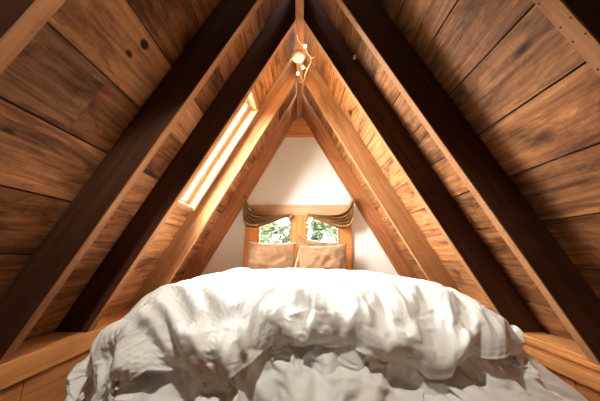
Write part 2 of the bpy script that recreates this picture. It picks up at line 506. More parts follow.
# timber casing of the gable windows
c = empty('trim_3', (0, 2.85, CZ - .27)); tag(c, 'wooden posts and pale header round the two gable windows', kind='structure')
def part_box(name, lo, hi, long, mat, parent, tone=(.5, .3), bv=.003):
    b = MB(); b.box(lo, hi, long, tone)
    L = tuple(parent.location) if parent is not None else (0, 0, 0)
    o = b.build(name, mat, parent)
    o.location = (-L[0], -L[1], -L[2])
    return bevel(o, bv)
part_box('header', (-.60, 2.832, CZ + .408), (.575, 2.90, CZ + .522), 0, M['pale_pine'], c, (.5, .2))
part_box('post', (-.582, 2.836, CZ - .40), (-.450, 2.93, CZ + .407), 2, M['pine'], c, (.5, .3))
part_box('post', (.430, 2.836, CZ - .40), (.552, 2.93, CZ + .407), 2, M['pine'], c, (.45, .3))
part_box('middle_post', (-.080, 2.832, CZ - .27), (.068, 2.97, CZ + .407), 2, M['pine'], c, (.62, .15))
part_box('sill', (-.449, 2.838, CZ - .31), (.429, 2.975, CZ - .271), 0, M['pine'], c)

for i, (a, b) in enumerate(((-.449, -.081), (.069, .429))):
    w = empty('window_%d' % (i + 1), ((a + b) / 2, 2.86, CZ - .27)); tag(w, kind='structure')
    L = tuple(w.location)
    f = MB(); sw = .024; zl, zh = CZ - .268, CZ + .405
    f.box((a, 2.848, zl), (a + sw, 2.874, zh), 2); f.box((b - sw, 2.848, zl), (b, 2.874, zh), 2)
    f.box((a + sw, 2.848, zl), (b - sw, 2.874, zl + .03), 0); f.box((a + sw, 2.848, zh - sw), (b - sw, 2.874, zh), 0)
    o = f.build('sash', M['rafter'], w); o.location = (-L[0], -L[1], -L[2])
    g = MB(); g.box((a + sw, 2.860, zl + .03), (b - sw, 2.863, zh - sw), 0)
    o = g.build('pane', M['glass'], w); o.location = (-L[0], -L[1], -L[2])

# skylight in the left slope beyond the middle
for side, nm in ((-1, 'window_3'),):
    fnl = slope_fn(side); s0, s1, ya, yb = SKYS[side]
    w = empty(nm, fnl(((s0 + s1) / 2, (ya + yb) / 2, 0))); tag(w, kind='structure')
    L = tuple(w.location)
    def sky_part(name, boxes, mat):
        b = MB()
        for lo, hi, ax in boxes: b.box(lo, hi, ax, fn=fnl)
        o = b.build(name, mat, w); o.location = (-L[0], -L[1], -L[2])
        return o
    sky_part('casing', [((s0, ya, -.035), (s1, ya + .016, .10), 0), ((s0, yb - .030, -.045), (s1, yb, .10), 0),
                        ((s0, ya + .016, -.035), (s0 + .02, yb - .03, .10), 1), ((s1 - .02, ya + .016, -.035), (s1, yb - .03, .10), 1)], M['pale_pine'])
    sky_part('sash', [((s0 + .021, ya + .017, .035), (s1 - .021, ya + .045, .075), 0), ((s0 + .021, yb - .056, .03), (s1 - .021, yb - .031, .075), 0),
                      ((s0 + .021, ya + .045, .035), (s0 + .050, yb - .056, .075), 1), ((s1 - .040, ya + .045, .035), (s1 - .021, yb - .056, .075), 1)], M['white_paint'])
    ym = yb - .172
    sky_part('glazing_bar', [((s0 + .051, ym, .025), (s1 - .041, ym + .024, .07), 0), ((s0 + .051, yb - .070, .03), (s1 - .041, yb - .0565, .07), 0)], M['pine'])
    sky_part('pane', [((s0 + .051, ya + .046, .050), (s1 - .041, yb - .0705, .054), 0)], M['glass'])

# ------------------------------------------------------------------ rafters
RY = {'Z': .500, 'A': 1.105, 'B': 1.536, 'C': 2.161, 'D': 2.844}
LAB = {
    (-1, 'Z'): 'rafter crossing the top left corner, nearest one on the left slope',
    (-1, 'A'): 'wide dark rafter on the left whose foot stands nearest on the left ledge',
    (-1, 'B'): 'dark rafter running up along the near side of the skylight',
    (-1, 'C'): 'rafter on the far side of the skylight, washed with daylight',
    (-1, 'D'): 'reddish rafter against the white gable, left of the windows',
    (1, 'Z'): 'rafter crossing the top right corner, nearest one on the right slope',
    (1, 'A'): 'wide dark rafter with a nailed edge, foot nearest on the right ledge',
    (1, 'B'): 'dark reddish rafter on the right slope between nailed edge rafter and bright boards',
    (1, 'C'): 'sunlit pale brown rafter on the right slope opposite the skylight',
    (1, 'D'): 'reddish rafter against the white gable, right of the windows',
}
HALF = .0275                                       # half width of the ridge beam
for (side, key), lab in LAB.items():
    y = RY[key]; th = RT if key != 'D' else .017
    zf = LEDGE_Z + .0005
    def X(apex, z): return side * (apex - z) / TA
    ain = APEX_IN + .006 / CA                      # the strip covers the last 6 mm
    x_top = side * (HALF + .0005)
    body = [(X(ain, zf), zf), (X(APEX_OUT - .004, zf), zf), (x_top, APEX_OUT - .004 - abs(x_top) * TA), (x_top, ain - abs(x_top) * TA)]
    strip = [(X(APEX_IN, zf), zf), (X(ain, zf) - side * .0003, zf), (x_top, ain - abs(x_top) * TA - .0006), (x_top, APEX_IN - abs(x_top) * TA)]
    base = (X(APEX_IN, zf), y + th / 2, zf)
    root = empty('rafter', base); tag(root, lab, 'rafter', 'rafters of the roof')
    ud = (side * -CA, SA)
    b = MB(); b.prism(body, y, y + th, ud, (random.uniform(.35, .65), random.uniform(.2, .6)))
    o = b.build('timber', M['dark_rafter'] if key in 'ZAB' else M['pale_rafter'] if key == 'C' else M['rafter'], root); o.location = tuple(-q for q in base)
    b = MB(); b.prism(strip, y + .0004, y + th - .0004, ud, (random.uniform(.4, .6), random.uniform(.1, .4)), mi=0)
    if key in 'AZ' and side > 0:                   # rows of nail heads along the edge
        nx, nz = -side * SA, -CA
        for q in range(34):
            d = .08 + q * .062
            for yy in (y + .006, y + th - .007):
                px = X(APEX_IN, zf) - side * d * CA; pz = zf + d * SA
                yo = yy + random.uniform(-.001, .001); d2 = random.uniform(-.012, .012)
                cx, cz = px - side * d2 * CA + nx * .0006, pz + d2 * SA + nz * .0006
                ring = [(cx + side * .0028 * math.cos(a) * -CA, yo + .0028 * math.sin(a), cz + .0028 * math.cos(a) * SA) for a in [k * math.pi / 3 for k in range(6)]]
                b.face(ring, mi=1)
    o = b.build('edge_strip', [M['edge'], M['nail']], root, weld=False); o.location = tuple(-q for q in base)

# ridge beam and collar
b = MB(); b.box((-HALF, YR, APEX_IN - HALF * TA - .004), (HALF, YG - .001, APEX_OUT - HALF * TA - .03), 1, (.5, .3))
o = b.build('ridge_beam', M['ridge'], loc=(0, YR, APEX_IN - .06)); tag(bevel(o, .003), 'long knotty ridge beam running overhead along the peak', 'beam')
zc0, zc1 = CZ + 1.315, CZ + 1.515
b = MB(); b.prism([(-(APEX_IN - zc0) / TA + .002, zc0), ((APEX_IN - zc0) / TA - .002, zc0), ((APEX_IN - zc1) / TA - .002, zc1), (-(APEX_IN - zc1) / TA + .002, zc1)], 2.812, 2.860, (1, 0), (.55, .2))
o = b.build('collar_tie', M['pine'], loc=(0, 2.836, zc0)); tag(bevel(o, .003), 'short wooden tie joining the two gable rafters above the white wall', 'beam')

# ------------------------------------------------------------------ bed
root = empty('bed', (.04, 1.9, 0)); tag(root, 'bed filling the attic between the two ledges under the white duvet', 'bed')
bb = MB(); bb.box((-.39, 1.27, 0.001), (.47, 2.76, .42), 1)
o = bb.build('bed_base', M['pine'], root); o.location = (-.04, -1.9, 0)
bb = MB(); bb.box((-.40, 1.26, .421), (.48, 2.78, CZ - .245), 1)
o = bb.build('mattress', M['mattress'], root); o.location = (-.04, -1.9, 0); bevel(o, .07, 5)

# cloth coordinates: a across (m), b along from the pillows (m). camera-relative z.
X0,X1,Y0,Y1=-.49,.585,1.24,2.62
RAD=.30
def base(A,B,rad=RAD,x0=X0,x1=X1,y0=Y0,ztop=-.115,flare=.06):
    yf=Y1-B
    cx=np.clip(A,x0,x1); cy=np.clip(yf,y0,9)
    ox=A-cx; oy=yf-cy
    l=np.hypot(ox,oy)+1e-9
    ang=np.minimum(l/rad,np.pi/2)
    rest=np.maximum(l-rad*np.pi/2,0); flare=flare+.30*np.clip(-ox/l,0,1)**.7*(ox<0)
    hz=rad*np.sin(ang)+rest*flare
    dz=rad*(1-np.cos(ang))+rest*np.sqrt(1-flare**2)
    # the top is a little domed and falls towards pillows
    dome=-.022*((A-.03)/.6)**2*(np.abs(A)<.9)-.022*np.clip((yf-1.5)/1.1,0,1)**1.5
    dome=np.maximum(dome,-.06)
    return np.stack([cx+ox/l*hz,cy+oy/l*hz,ztop+dome-dz],-1)


STROKES = [
    (-0.03, 0.03, [(-0.494,1.558),(-0.445,1.608),(-0.386,1.668)]),
    (-0.022, 0.025, [(-0.348,1.593),(-0.321,1.628),(-0.294,1.663)]),
    (-0.024, 0.022, [(-0.218,1.583),(-0.239,1.628),(-0.25,1.658)]),
    (0.015, 0.014, [(-0.196,1.528),(-0.202,1.573),(-0.191,1.653)]),
    (-0.045, 0.022, [(-0.586,1.648),(-0.532,1.703),(-0.461,1.754)]),
    (0.035, 0.022, [(-0.591,1.598),(-0.51,1.668),(-0.445,1.748)]),
    (-0.03, 0.022, [(-0.564,1.573),(-0.494,1.653),(-0.418,1.708)]),
    (0.026, 0.024, [(-0.532,1.568),(-0.451,1.653),(-0.386,1.698)]),
    (-0.03, 0.022, [(-0.651,1.688),(-0.651,1.738),(-0.656,1.779)]),
    (0.03, 0.022, [(-0.754,1.548),(-0.759,1.638),(-0.764,1.698)]),
    (0.026, 0.02, [(-0.613,1.698),(-0.597,1.754),(-0.575,1.794)]),
    (-0.028, 0.02, [(-0.521,1.789),(-0.445,1.799),(-0.38,1.804),(-0.321,1.804)]),
    (0.03, 0.02, [(-0.423,1.663),(-0.348,1.698),(-0.315,1.733),(-0.315,1.779)]),
    (-0.03, 0.02, [(-0.488,1.663),(-0.423,1.738),(-0.38,1.779)]),
    (0.034, 0.018, [(-0.25,1.673),(-0.234,1.754),(-0.196,1.819),(-0.137,1.879)]),
    (0.03, 0.015, [(-0.196,1.663),(-0.18,1.713),(-0.164,1.754),(-0.12,1.839)]),
    (-0.028, 0.014, [(-0.207,1.713),(-0.18,1.794),(-0.137,1.864)]),
    (-0.03, 0.018, [(-0.272,1.738),(-0.261,1.784),(-0.223,1.859)]),
    (0.022, 0.014, [(-0.283,1.774),(-0.261,1.804),(-0.239,1.839)]),
    (-0.03, 0.016, [(-0.169,1.738),(-0.115,1.754),(-0.056,1.769)]),
    (0.026, 0.016, [(-0.061,1.804),(-0.077,1.834),(-0.093,1.874)]),
    (-0.026, 0.014, [(-0.077,1.779),(-0.093,1.824),(-0.11,1.869)]),
    (-0.036, 0.018, [(-0.039,1.723),(0.031,1.743),(0.134,1.733),(0.183,1.748),(0.291,1.759)]),
    (0.028, 0.016, [(-0.034,1.743),(0.02,1.754),(-0.001,1.804),(-0.012,1.829),(0.026,1.864)]),
    (0.03, 0.022, [(0.069,1.754),(0.139,1.748),(0.123,1.784),(0.096,1.839)]),
    (-0.02, 0.014, [(0.064,1.774),(0.042,1.794),(0.026,1.824)]),
    (0.026, 0.016, [(0.156,1.754),(0.237,1.764),(0.269,1.784)]),
    (-0.022, 0.014, [(0.112,1.824),(0.161,1.804),(0.215,1.784)]),
    (0.022, 0.016, [(0.139,1.839),(0.188,1.819),(0.247,1.804)]),
    (-0.034, 0.026, [(-0.007,1.628),(0.004,1.658),(-0.001,1.693)]),
    (0.024, 0.014, [(-0.061,1.603),(-0.083,1.638),(-0.104,1.673)]),
    (0.026, 0.012, [(0.058,1.623),(0.047,1.663),(0.036,1.703)]),
    (-0.02, 0.012, [(0.091,1.638),(0.085,1.673),(0.074,1.698)]),
    (0.02, 0.01, [(0.134,1.618),(0.118,1.658),(0.112,1.683)]),
    (-0.016, 0.01, [(0.161,1.643),(0.145,1.678),(0.128,1.698)]),
    (0.022, 0.011, [(0.21,1.603),(0.183,1.648),(0.172,1.688)]),
    (0.024, 0.013, [(0.242,1.578),(0.237,1.633),(0.237,1.673)]),
    (-0.03, 0.016, [(0.253,1.623),(0.269,1.653),(0.285,1.693)]),
    (-0.024, 0.012, [(0.35,1.638),(0.356,1.668),(0.367,1.698)]),
    (0.022, 0.012, [(0.399,1.633),(0.404,1.678),(0.404,1.713)]),
    (-0.02, 0.014, [(0.469,1.658),(0.469,1.693),(0.448,1.733)]),
    (0.026, 0.012, [(0.572,1.653),(0.561,1.698),(0.523,1.748)]),
    (-0.02, 0.014, [(0.61,1.678),(0.61,1.708),(0.583,1.743)]),
    (-0.02, 0.014, [(0.594,1.583),(0.588,1.613),(0.588,1.638)]),
    (-0.012, 0.012, [(0.496,1.588),(0.491,1.623)]),
    (0.016, 0.012, [(0.551,1.568),(0.545,1.613),(0.54,1.643)]),
    (-0.014, 0.012, [(0.437,1.583),(0.448,1.618)]),
    (-0.024, 0.014, [(0.302,1.759),(0.339,1.759),(0.383,1.764),(0.421,1.769)]),
    (0.02, 0.016, [(0.291,1.713),(0.318,1.723),(0.361,1.738)]),
    (-0.01, 0.02, [(-0.342,1.498),(-0.25,1.463),(-0.126,1.468)]),
    (-0.01, 0.02, [(-0.001,1.498),(0.123,1.498),(0.242,1.483)]),
    (0.008, 0.02, [(-0.077,1.523),(0.08,1.533),(0.237,1.523)]),
    (-0.008, 0.02, [(-0.342,1.438),(-0.212,1.423)]),
    (0.012, 0.03, [(0.421,1.448),(0.523,1.498),(0.615,1.548)]),
]
HEM_A = [-1.06, -.80, -.62, -.52, -.45, -.32, -.25, -.17, -.066, -.001, .091, .172, .253, .312, .372, .442, .513, .615, .718, .772, .93]
HEM_B = [2.20, 2.0, 1.85, 1.80, 1.81, 1.83, 1.83, 1.79, 1.745, 1.738, 1.748, 1.754, 1.774, 1.789, 1.809, 1.824, 1.809, 1.769, 1.718, 1.668, 1.60]
LOWER = [(.03, .03, [(.42, 1.88), (.52, 1.86), (.62, 1.85)]), (-.03, .02, [(.45, 1.93), (.6, 1.92)]),
         (.04, .025, [(.70, 1.80), (.80, 1.82), (.88, 1.90)]), (-.035, .02, [(.74, 1.86), (.82, 1.92)]),
         (-.03, .02, [(.84, 1.72), (.90, 1.78), (.95, 1.86)]), (.03, .025, [(.90, 1.70), (1.0, 1.75)])]

def seg_field(A, B, strokes, wscale=1.):
    H = np.zeros_like(A)
    for amp, w, pts in strokes:
        w = w * wscale
        best = np.full(A.shape, 9.); pos = np.zeros(A.shape)
        tot = sum(math.hypot(q[0] - p[0], q[1] - p[1]) for p, q in zip(pts, pts[1:])); run = 0.
        lo_a = min(p[0] for p in pts) - 4 * w; hi_a = max(p[0] for p in pts) + 4 * w
        for p, q in zip(pts, pts[1:]):
            dx, dy = q[0] - p[0], q[1] - p[1]; L2 = dx * dx + dy * dy; Ls = math.sqrt(L2)
            t = np.clip(((A - p[0]) * dx + (B - p[1]) * dy) / L2, 0, 1)
            d = np.hypot(A - p[0] - t * dx, B - p[1] - t * dy)
            m_ = d < best
            best = np.where(m_, d, best); pos = np.where(m_, (run + t * Ls) / tot, pos)
            run += Ls
        tap = np.sin(np.pi * np.clip(pos, 0, 1)) ** .75; w = w * (.55 + .6 * tap)
        e = .45 * w
        H += amp * tap * np.exp(-(np.sqrt(best ** 2 + e * e) - e) / (1.1 * w))
    return H

def nz(A, B, sa, sb, seed, ridged=False):
    out = np.empty(A.size); a = (A * sa).ravel(); b = (B * sb).ravel()
    for i in range(a.size):
        out[i] = noise.noise((a[i] + seed, b[i] + seed * .7, seed * 1.3))
    out = out.reshape(A.shape)
    return 1 - 2 * np.abs(out) if ridged else out

def normals(P):
    du = np.gradient(P, axis=0); dv = np.gradient(P, axis=1)
    n = np.cross(dv, du); n /= np.linalg.norm(n, axis=-1, keepdims=True) + 1e-9
    if n[n.shape[0] // 2, 3, 2] < 0: n = -n
    return n

def smooth(x, a, b):
    t = np.clip((x - a) / (b - a), 0, 1); return t * t * (3 - 2 * t)


def blur(H, n):
    for _ in range(n):
        H = .5 * H + .125 * (np.roll(H, 1, 0) + np.roll(H, -1, 0) + np.roll(H, 1, 1) + np.roll(H, -1, 1))
    return H

def drape(P, A, B, grow, tilt, iters, hold, bend, seed, sink=.012):
    """let the sheet settle: keeps the lengths of the flat cloth (a little larger than the body below), so that the surplus gathers in folds"""
    rng = np.random.default_rng(seed)
    P = P.astype(np.float32); ref = P.copy(); N = normals(P).astype(np.float32)
    P += N * (rng.standard_normal(P.shape[:2]) * .0012).astype(np.float32)[..., None]
    G = grow.astype(np.float32); TX = np.cos(tilt).astype(np.float32); TY = np.sin(tilt).astype(np.float32)
    F = np.stack([A, B], -1).astype(np.float32)
    cons = []
    def add(sa, sb, k, comp_only=False):
        dF = F[sb] - F[sa]; nx = .5 * (TX[sa] + TX[sb]); ny = .5 * (TY[sa] + TY[sb]); g = .5 * (G[sa] + G[sb])
        q = dF[..., 0] * nx + dF[..., 1] * ny          # the surplus lies across the run of the folds
        ra = np.hypot(dF[..., 0] * 1.01 + g * nx * q, dF[..., 1] * 1.01 + g * ny * q)
        cons.append((sa, sb, ra[..., None], np.float32(k), comp_only))
    n, m = P.shape[:2]; e = slice
    def pairs(cnt, step):                    # disjoint index pairs (i, i + step)
        idx = np.arange(cnt - step); out = []
        for c in range(2 * step) if step > 1 else range(2):
            sel = idx[(idx % (2 * step)) == c]
            if len(sel): out.append((sel, sel + step))
        return out
    def sl(v): return slice(int(v[0]), int(v[-1]) + 1, int(v[1] - v[0]) if len(v) > 1 else 1)
    for i, j in pairs(n, 1):
        add((sl(i), e(None)), (sl(j), e(None)), .5)
        add((sl(i), e(0, m - 1)), (sl(j), e(1, m)), .30); add((sl(i), e(1, m)), (sl(j), e(0, m - 1)), .30)
    for i, j in pairs(m, 1):
        add((e(None), sl(i)), (e(None), sl(j)), .5)
    for st, kk in ((2, bend), (4, bend * .5)):
        for i, j in pairs(n, st): add((sl(i), e(None)), (sl(j), e(None)), kk, True)
        for i, j in pairs(m, st): add((e(None), sl(i)), (e(None), sl(j)), kk, True)
    H = np.float32(hold)
    for it in range(iters):
        for sa, sb, r, k, co in cons:
            d = P[sb] - P[sa]
            L = np.sqrt((d * d).sum(-1, keepdims=True)) + np.float32(1e-7)
            c = (L - r) / L * k * np.float32(.5)
            if co: c = np.minimum(c, 0)
            c = np.clip(c, -.25, .25)
            d *= c
            P[sa] += d; P[sb] -= d
        # rests on what is below, and is held to it by its weight
        w = ((P - ref) * N).sum(-1, keepdims=True)
        lo_ = np.float32(-sink)
        P += N * np.maximum(lo_ - w, 0) * np.float32(.7)
        P += (ref - P) * H
        P[:, 0] = ref[:, 0]
    return P.astype(np.float64)

def resample(P, n, m):
    i = np.linspace(0, P.shape[0] - 1, n); j = np.linspace(0, P.shape[1] - 1, m)
    i0 = np.minimum(i.astype(int), P.shape[0] - 2); j0 = np.minimum(j.astype(int), P.shape[1] - 2)
    fi = (i - i0)[:, None]; fj = (j - j0)[None]
    fi = fi * fi * (3 - 2 * fi) * .35 + fi * .65; fj = fj * fj * (3 - 2 * fj) * .35 + fj * .65
    if P.ndim == 3: fi = fi[..., None]; fj = fj[..., None]
    g = lambda a, b: P[np.ix_(a, b)]
    return (g(i0, j0) * (1 - fi) + g(i0 + 1, j0) * fi) * (1 - fj) + (g(i0, j0 + 1) * (1 - fi) + g(i0 + 1, j0 + 1) * fi) * fj

def settle(P, A, B, g1, g2, tilt, seed):
    """broad folds on a coarse sheet first, then the fine wrinkles between them"""
    n, m = P.shape[:2]; c = 5
    Q = drape(P[::c, ::c], A[::c, ::c], B[::c, ::c], g1[::c, ::c], tilt[::c, ::c], 250, .006, .10, seed, .02)
    W = resample(Q - P[::c, ::c], n, m) if (n - 1) % c == 0 and (m - 1) % c == 0 else None
    P = P + W
    return drape(P, A, B, g2, tilt, 100, .02, .015, seed + 1)

# duvet
na, nb = 401, 281
a_ = np.linspace(-1.06, .93, na)
bh = np.interp(a_, HEM_A, HEM_B)
tb = np.linspace(0, 1, nb); tb = np.where(tb < .2, tb / .2 * .55, .55 + (tb - .2) / .8 * .45)
A = a_[:, None] * np.ones(nb)[None]; B = .09 + (bh[:, None] - .09) * tb[None]
P = base(A, B)
N = normals(P)
front = smooth(B, 1.25, 1.55)
side_l = smooth(-A, .40, .60); side_r = smooth(A, .50, .70)
fold = np.maximum(front, np.maximum(side_l, side_r) * .8)
H = seg_field(A + .008 * nz(A, B, 14., 14., 4.), B + .008 * nz(A, B, 14., 14., 6.), STROKES) * 1.7
H += .018 * nz(A, B, 2.6, 2.2, 3.1) * (.4 + .6 * fold) + .006 * fold * nz(A, B, 9., 4., 8.3)
hemr = (bh[:, None] - B)
rt = smooth(A, -.75, -.55) * (.55 + .45 * smooth(A, -.12, .02))
H += .020 * np.exp(-((hemr - .075) / .06) ** 2) * rt
H -= .06 * np.exp(-(hemr / .035) ** 2) * rt
P = P + N * H[..., None]
tilt = np.interp(A, [-.7, -.35, -.05, .2, .6, .8], [-.75, -.7, -.35, .15, .2, .3]) + .5 * nz(A, B, 3.5, 3.5, 31.)
amt = (.12 + .88 * fold) * (1 + .7 * nz(A, B, 4., 4., 77.)) * (1 - smooth(A, -.05, .15) * (.35 + .4 * smooth(B, 1.62, 1.70)))
P = settle(P, A, B, .16 * amt, .25 * amt, tilt, 5)
DUVET = P.copy()
P[..., 2] += CZ
o = grid_mesh('duvet', P, M['duvet'], thickness=.012, loc=(.03, 1.9, CZ - .2))
sm = o.modifiers.new('smooth', 'SUBSURF'); sm.levels = 1; sm.render_levels = 1
tag(o, 'crumpled white duvet spread over the bed', 'duvet')

# lower cover showing below the folded duvet edge
na2, nb2 = 341, 131
a_ = np.linspace(-1.02, 1.55, na2); b_ = 1.40 + np.linspace(0, 1, nb2) * .80
A, B = np.meshgrid(a_, b_, indexing='ij')
P = base(A, B, rad=.285, x0=-.52, x1=.60, y0=1.255, ztop=-.165)
N = normals(P)
H = seg_field(A, B, STROKES + LOWER, 1.2) * 1.6
H += .018 * nz(A, B, 4., 5., 13.1)
H += .012 + .045 * smooth(B, 1.76, 1.88) * smooth(A, -.15, .0) - .035 * (1 - smooth(B, 1.74, 1.82))
P = P + N * H[..., None]
k = smooth(-A, .55, .90); P[..., 0] -= k * .09 * smooth(-P[..., 2], .24, .50)
k = smooth(A, .62, 1.0)                     # the cloth runs out towards the right ledge
P[..., 0] += k * .25 * smooth(-P[..., 2], .38, .60)
P[..., 2] -= k * .02
tilt = np.interp(A, [-.4, .1, .5, .9], [-.3, .4, .9, .7]) + .7 * nz(A, B, 3.5, 3.5, 35.)
P = settle(P, A, B, .16 * 1.2 * np.ones(A.shape), .25 * np.ones(A.shape), tilt, 8)
# tuck it under the duvet wherever the duvet lies over it
from mathutils.bvhtree import BVHTree
dn, dm, _ = DUVET.shape
tree_d = BVHTree.FromPolygons(DUVET.reshape(-1, 3).tolist(), [(i * dm + k, i * dm + k + 1, (i + 1) * dm + k + 1, (i + 1) * dm + k) for i in range(dn - 1) for k in range(dm - 1)])
hem_at = np.interp(A, HEM_A, HEM_B)
for _ in range(2):
    for i, k in zip(*np.where(B < hem_at - .004)):
        q, nn, fi, dist = tree_d.find_nearest(Vector(P[i, k]), .12)
        if q is None: continue
        if nn.dot(Vector(N[i, k])) < 0: nn = -nn
        w = (Vector(P[i, k]) - q).dot(nn)
        if w > -.020: P[i, k] -= np.array(nn) * (w + .020)
P[..., 0] = np.minimum(P[..., 0], 1.106)
P[..., 2] += CZ
o = grid_mesh('bed_cover', P, M['blanket'], thickness=.008, loc=(.03, 1.2, CZ - .4))
sm = o.modifiers.new('smooth', 'SUBSURF'); sm.levels = 1; sm.render_levels = 1
tag(o, 'creased off-white cover hanging below the folded edge of the duvet', 'bed cover')

# pillows
def pillow(w, h, d, seed, sag=0.):
    nu, nv = 46, 34
    u = np.linspace(-1, 1, nu); v = np.linspace(-1, 1, nv)
    U, V = np.meshgrid(u, v, indexing='ij')
    ear = 1 + .05 * (np.abs(U) ** 4) * (np.abs(V) ** 4) - .05 * (1 - U ** 2) * np.abs(V) ** 6 - .04 * (1 - V ** 2) * np.abs(U) ** 6
    T = np.maximum(0, (1 - np.abs(U) ** 2.6) * (1 - np.abs(V) ** 2.6)) ** .55
    wr = np.empty(U.shape)
    for i in range(nu):
        for j in range(nv):
            wr[i, j] = (1 - 2 * abs(noise.noise((U[i, j] * 1.9 + V[i, j] * .8 + seed, V[i, j] * 2.2 - U[i, j] * .6, seed)))) * .017 + noise.noise((U[i, j] * 5 + seed, V[i, j] * 5, seed + 4)) * .012
    X = U * w / 2 * ear; Z = V * h / 2 * ear - sag * (1 - U ** 2) * (V > 0) * V
    rim = (1 - np.maximum(np.abs(U), np.abs(V)) ** 8)
    F = np.stack([X, -T * d / 2 - wr * rim, Z], -1); Bk = np.stack([X, T * d / 2 + wr * .5 * rim, Z], -1)
    return F, Bk

def make_pillow(w, h, d, seed, loc, rx, ry, rz, lab, sag=0.):
    F, Bk = pillow(w, h, d, seed, sag)
    nu, nv, _ = F.shape
    verts = F.reshape(-1, 3).tolist() + Bk.reshape(-1, 3).tolist(); fs = []; k = nu * nv
    for i in range(nu - 1):
        for j in range(nv - 1):
            q = [i * nv + j, (i + 1) * nv + j, (i + 1) * nv + j + 1, i * nv + j + 1]
            fs.append(q); fs.append([x + k for x in q[::-1]])
    me = bpy.data.meshes.new('pillow'); me.from_pydata(verts, [], fs)
    import bmesh
    bm = bmesh.new(); bm.from_mesh(me); bmesh.ops.remove_doubles(bm, verts=bm.verts, dist=1e-4); bmesh.ops.recalc_face_normals(bm, faces=bm.faces); bm.to_mesh(me); bm.free()
    for p in me.polygons: p.use_smooth = True
    me.materials.append(M['pillow'])
    o = bpy.data.objects.new('pillow', me); o.location = loc; o.rotation_euler = (math.radians(rx), math.radians(ry), math.radians(rz))
    link(o); tag(o, lab, 'pillow', 'tan pillows at the head of the bed')
    return o
make_pillow(.485, .345, .125, 1.7, (-.285, 2.715, CZ - .055), -13, 1, 2, 'tan pillow leaning at the left of the window post')
make_pillow(.465, .315, .11, 5.1, (.232, 2.672, CZ - .070), -12, -2, -2, 'tan pillow at the front right, before another pillow')
make_pillow(.40, .36, .058, 8.4, (.165, 2.798, CZ - .035), -4, 9, 0, 'tan pillow behind the right-hand pillow, its corner sticking up')

# ------------------------------------------------------------------ curtains
def swag(side, lab, p0, p1, c0, c1, seed):
    """cloth gathered at an outer hook p0, swept down and tied thin at p1; c0/c1 shape upper and lower edges"""
    ns, nt = 60, 90
    s = np.linspace(0, 1, ns)[:, None]; t = np.linspace(0, 1, nt)[None, :]
    def bez(a, b, c, d): return ((1 - s) ** 3)[..., None] * a + (3 * s * (1 - s) ** 2)[..., None] * b + (3 * s * s * (1 - s))[..., None] * c + (s ** 3)[..., None] * d
    def V3(x, z): return np.array([x, 0., z])
    up = bez(*[V3(*q) for q in c0]); lo = bez(*[V3(*q) for q in c1])
    P = up * (1 - t)[..., None] + lo * t[..., None]
    # folds fan from the hook
    open_ = np.sin(np.pi * np.clip(s * .88 + .10, 0, 1)) ** .8
    ph = t * (2 * math.pi * 5.5) + .8 * np.sin(t * 9 + seed) + s * 1.2
    amp = .008 + .034 * open_
    y = np.sin(ph) * amp + .010 * np.sin(t * 17 + s * 6 + seed)
    P[..., 1] = 2.785 + y - .02 * open_
    P[..., 2] += .004 * np.cos(ph) * open_
    P[..., 2] += CZ
    root = empty('curtain', (p0[0], 2.80, CZ + p0[1])); tag(root, lab, 'curtain', 'tied back curtains over the gable windows')
    L = tuple(root.location)
    o = grid_mesh('fabric', P[:, ::-1], M['curtain'], root, thickness=.003, offset=0.); o.location = tuple(-q for q in L)
    b = MB()
    b.tube([(p0[0], 2.8435, CZ + p0[1] + .012), (p0[0], 2.79, CZ + p0[1] + .012), (p0[0], 2.765, CZ + p0[1] + .03)], .006, 8)
    o = b.build('hook', M['iron'], root); o.location = tuple(-q for q in L)
    b = MB()
    pts = [(p1[0] + .012 * math.cos(a), 2.785 + .03 * math.sin(a), CZ + p1[1] + .02 * math.cos(a)) for a in [k * math.pi / 8 for k in range(17)]]
    b.tube(pts, .006, 6, cap=False)
    o = b.build('tie', M['curtain'], root); o.location = tuple(-q for q in L)
swag(-1, 'mustard brown curtain swept to the upper left window corner', (-.585, .575), (-.09, .395),
     [(-.580, .590), (-.53, .42), (-.40, .385), (-.085, .42)], [(-.590, .57), (-.63, .08), (-.42, .31), (-.085, .385)], .3)
swag(1, 'mustard brown curtain swept to the upper right window corner', (.560, .575), (.08, .395),
     [(.555, .590), (.51, .42), (.38, .385), (.075, .42)], [(.565, .57), (.60, .06), (.40, .30), (.075, .385)], 1.9)

# ------------------------------------------------------------------ lights hanging from the ridge beam
zb = APEX_IN - HALF * TA - .004
root = empty('smoke_detector', (-.012, 1.865, zb)); tag(root, 'round white disc fixed under the ridge beam', 'smoke detector')
b = MB(); b.lathe([(0, -.034), (.034, -.034), (.048, -.029), (.055, -.018), (.057, -.0005), (0, -.0005)], (0, 0, 0), 36)
b.build('cover', M['plastic'], root)
b = MB(); b.lathe([(.020, -.0345), (.021, -.037), (.024, -.037), (.025, -.0345)], (0, 0, 0), 24)
b.build('vent_ring', M['white_paint'], root)

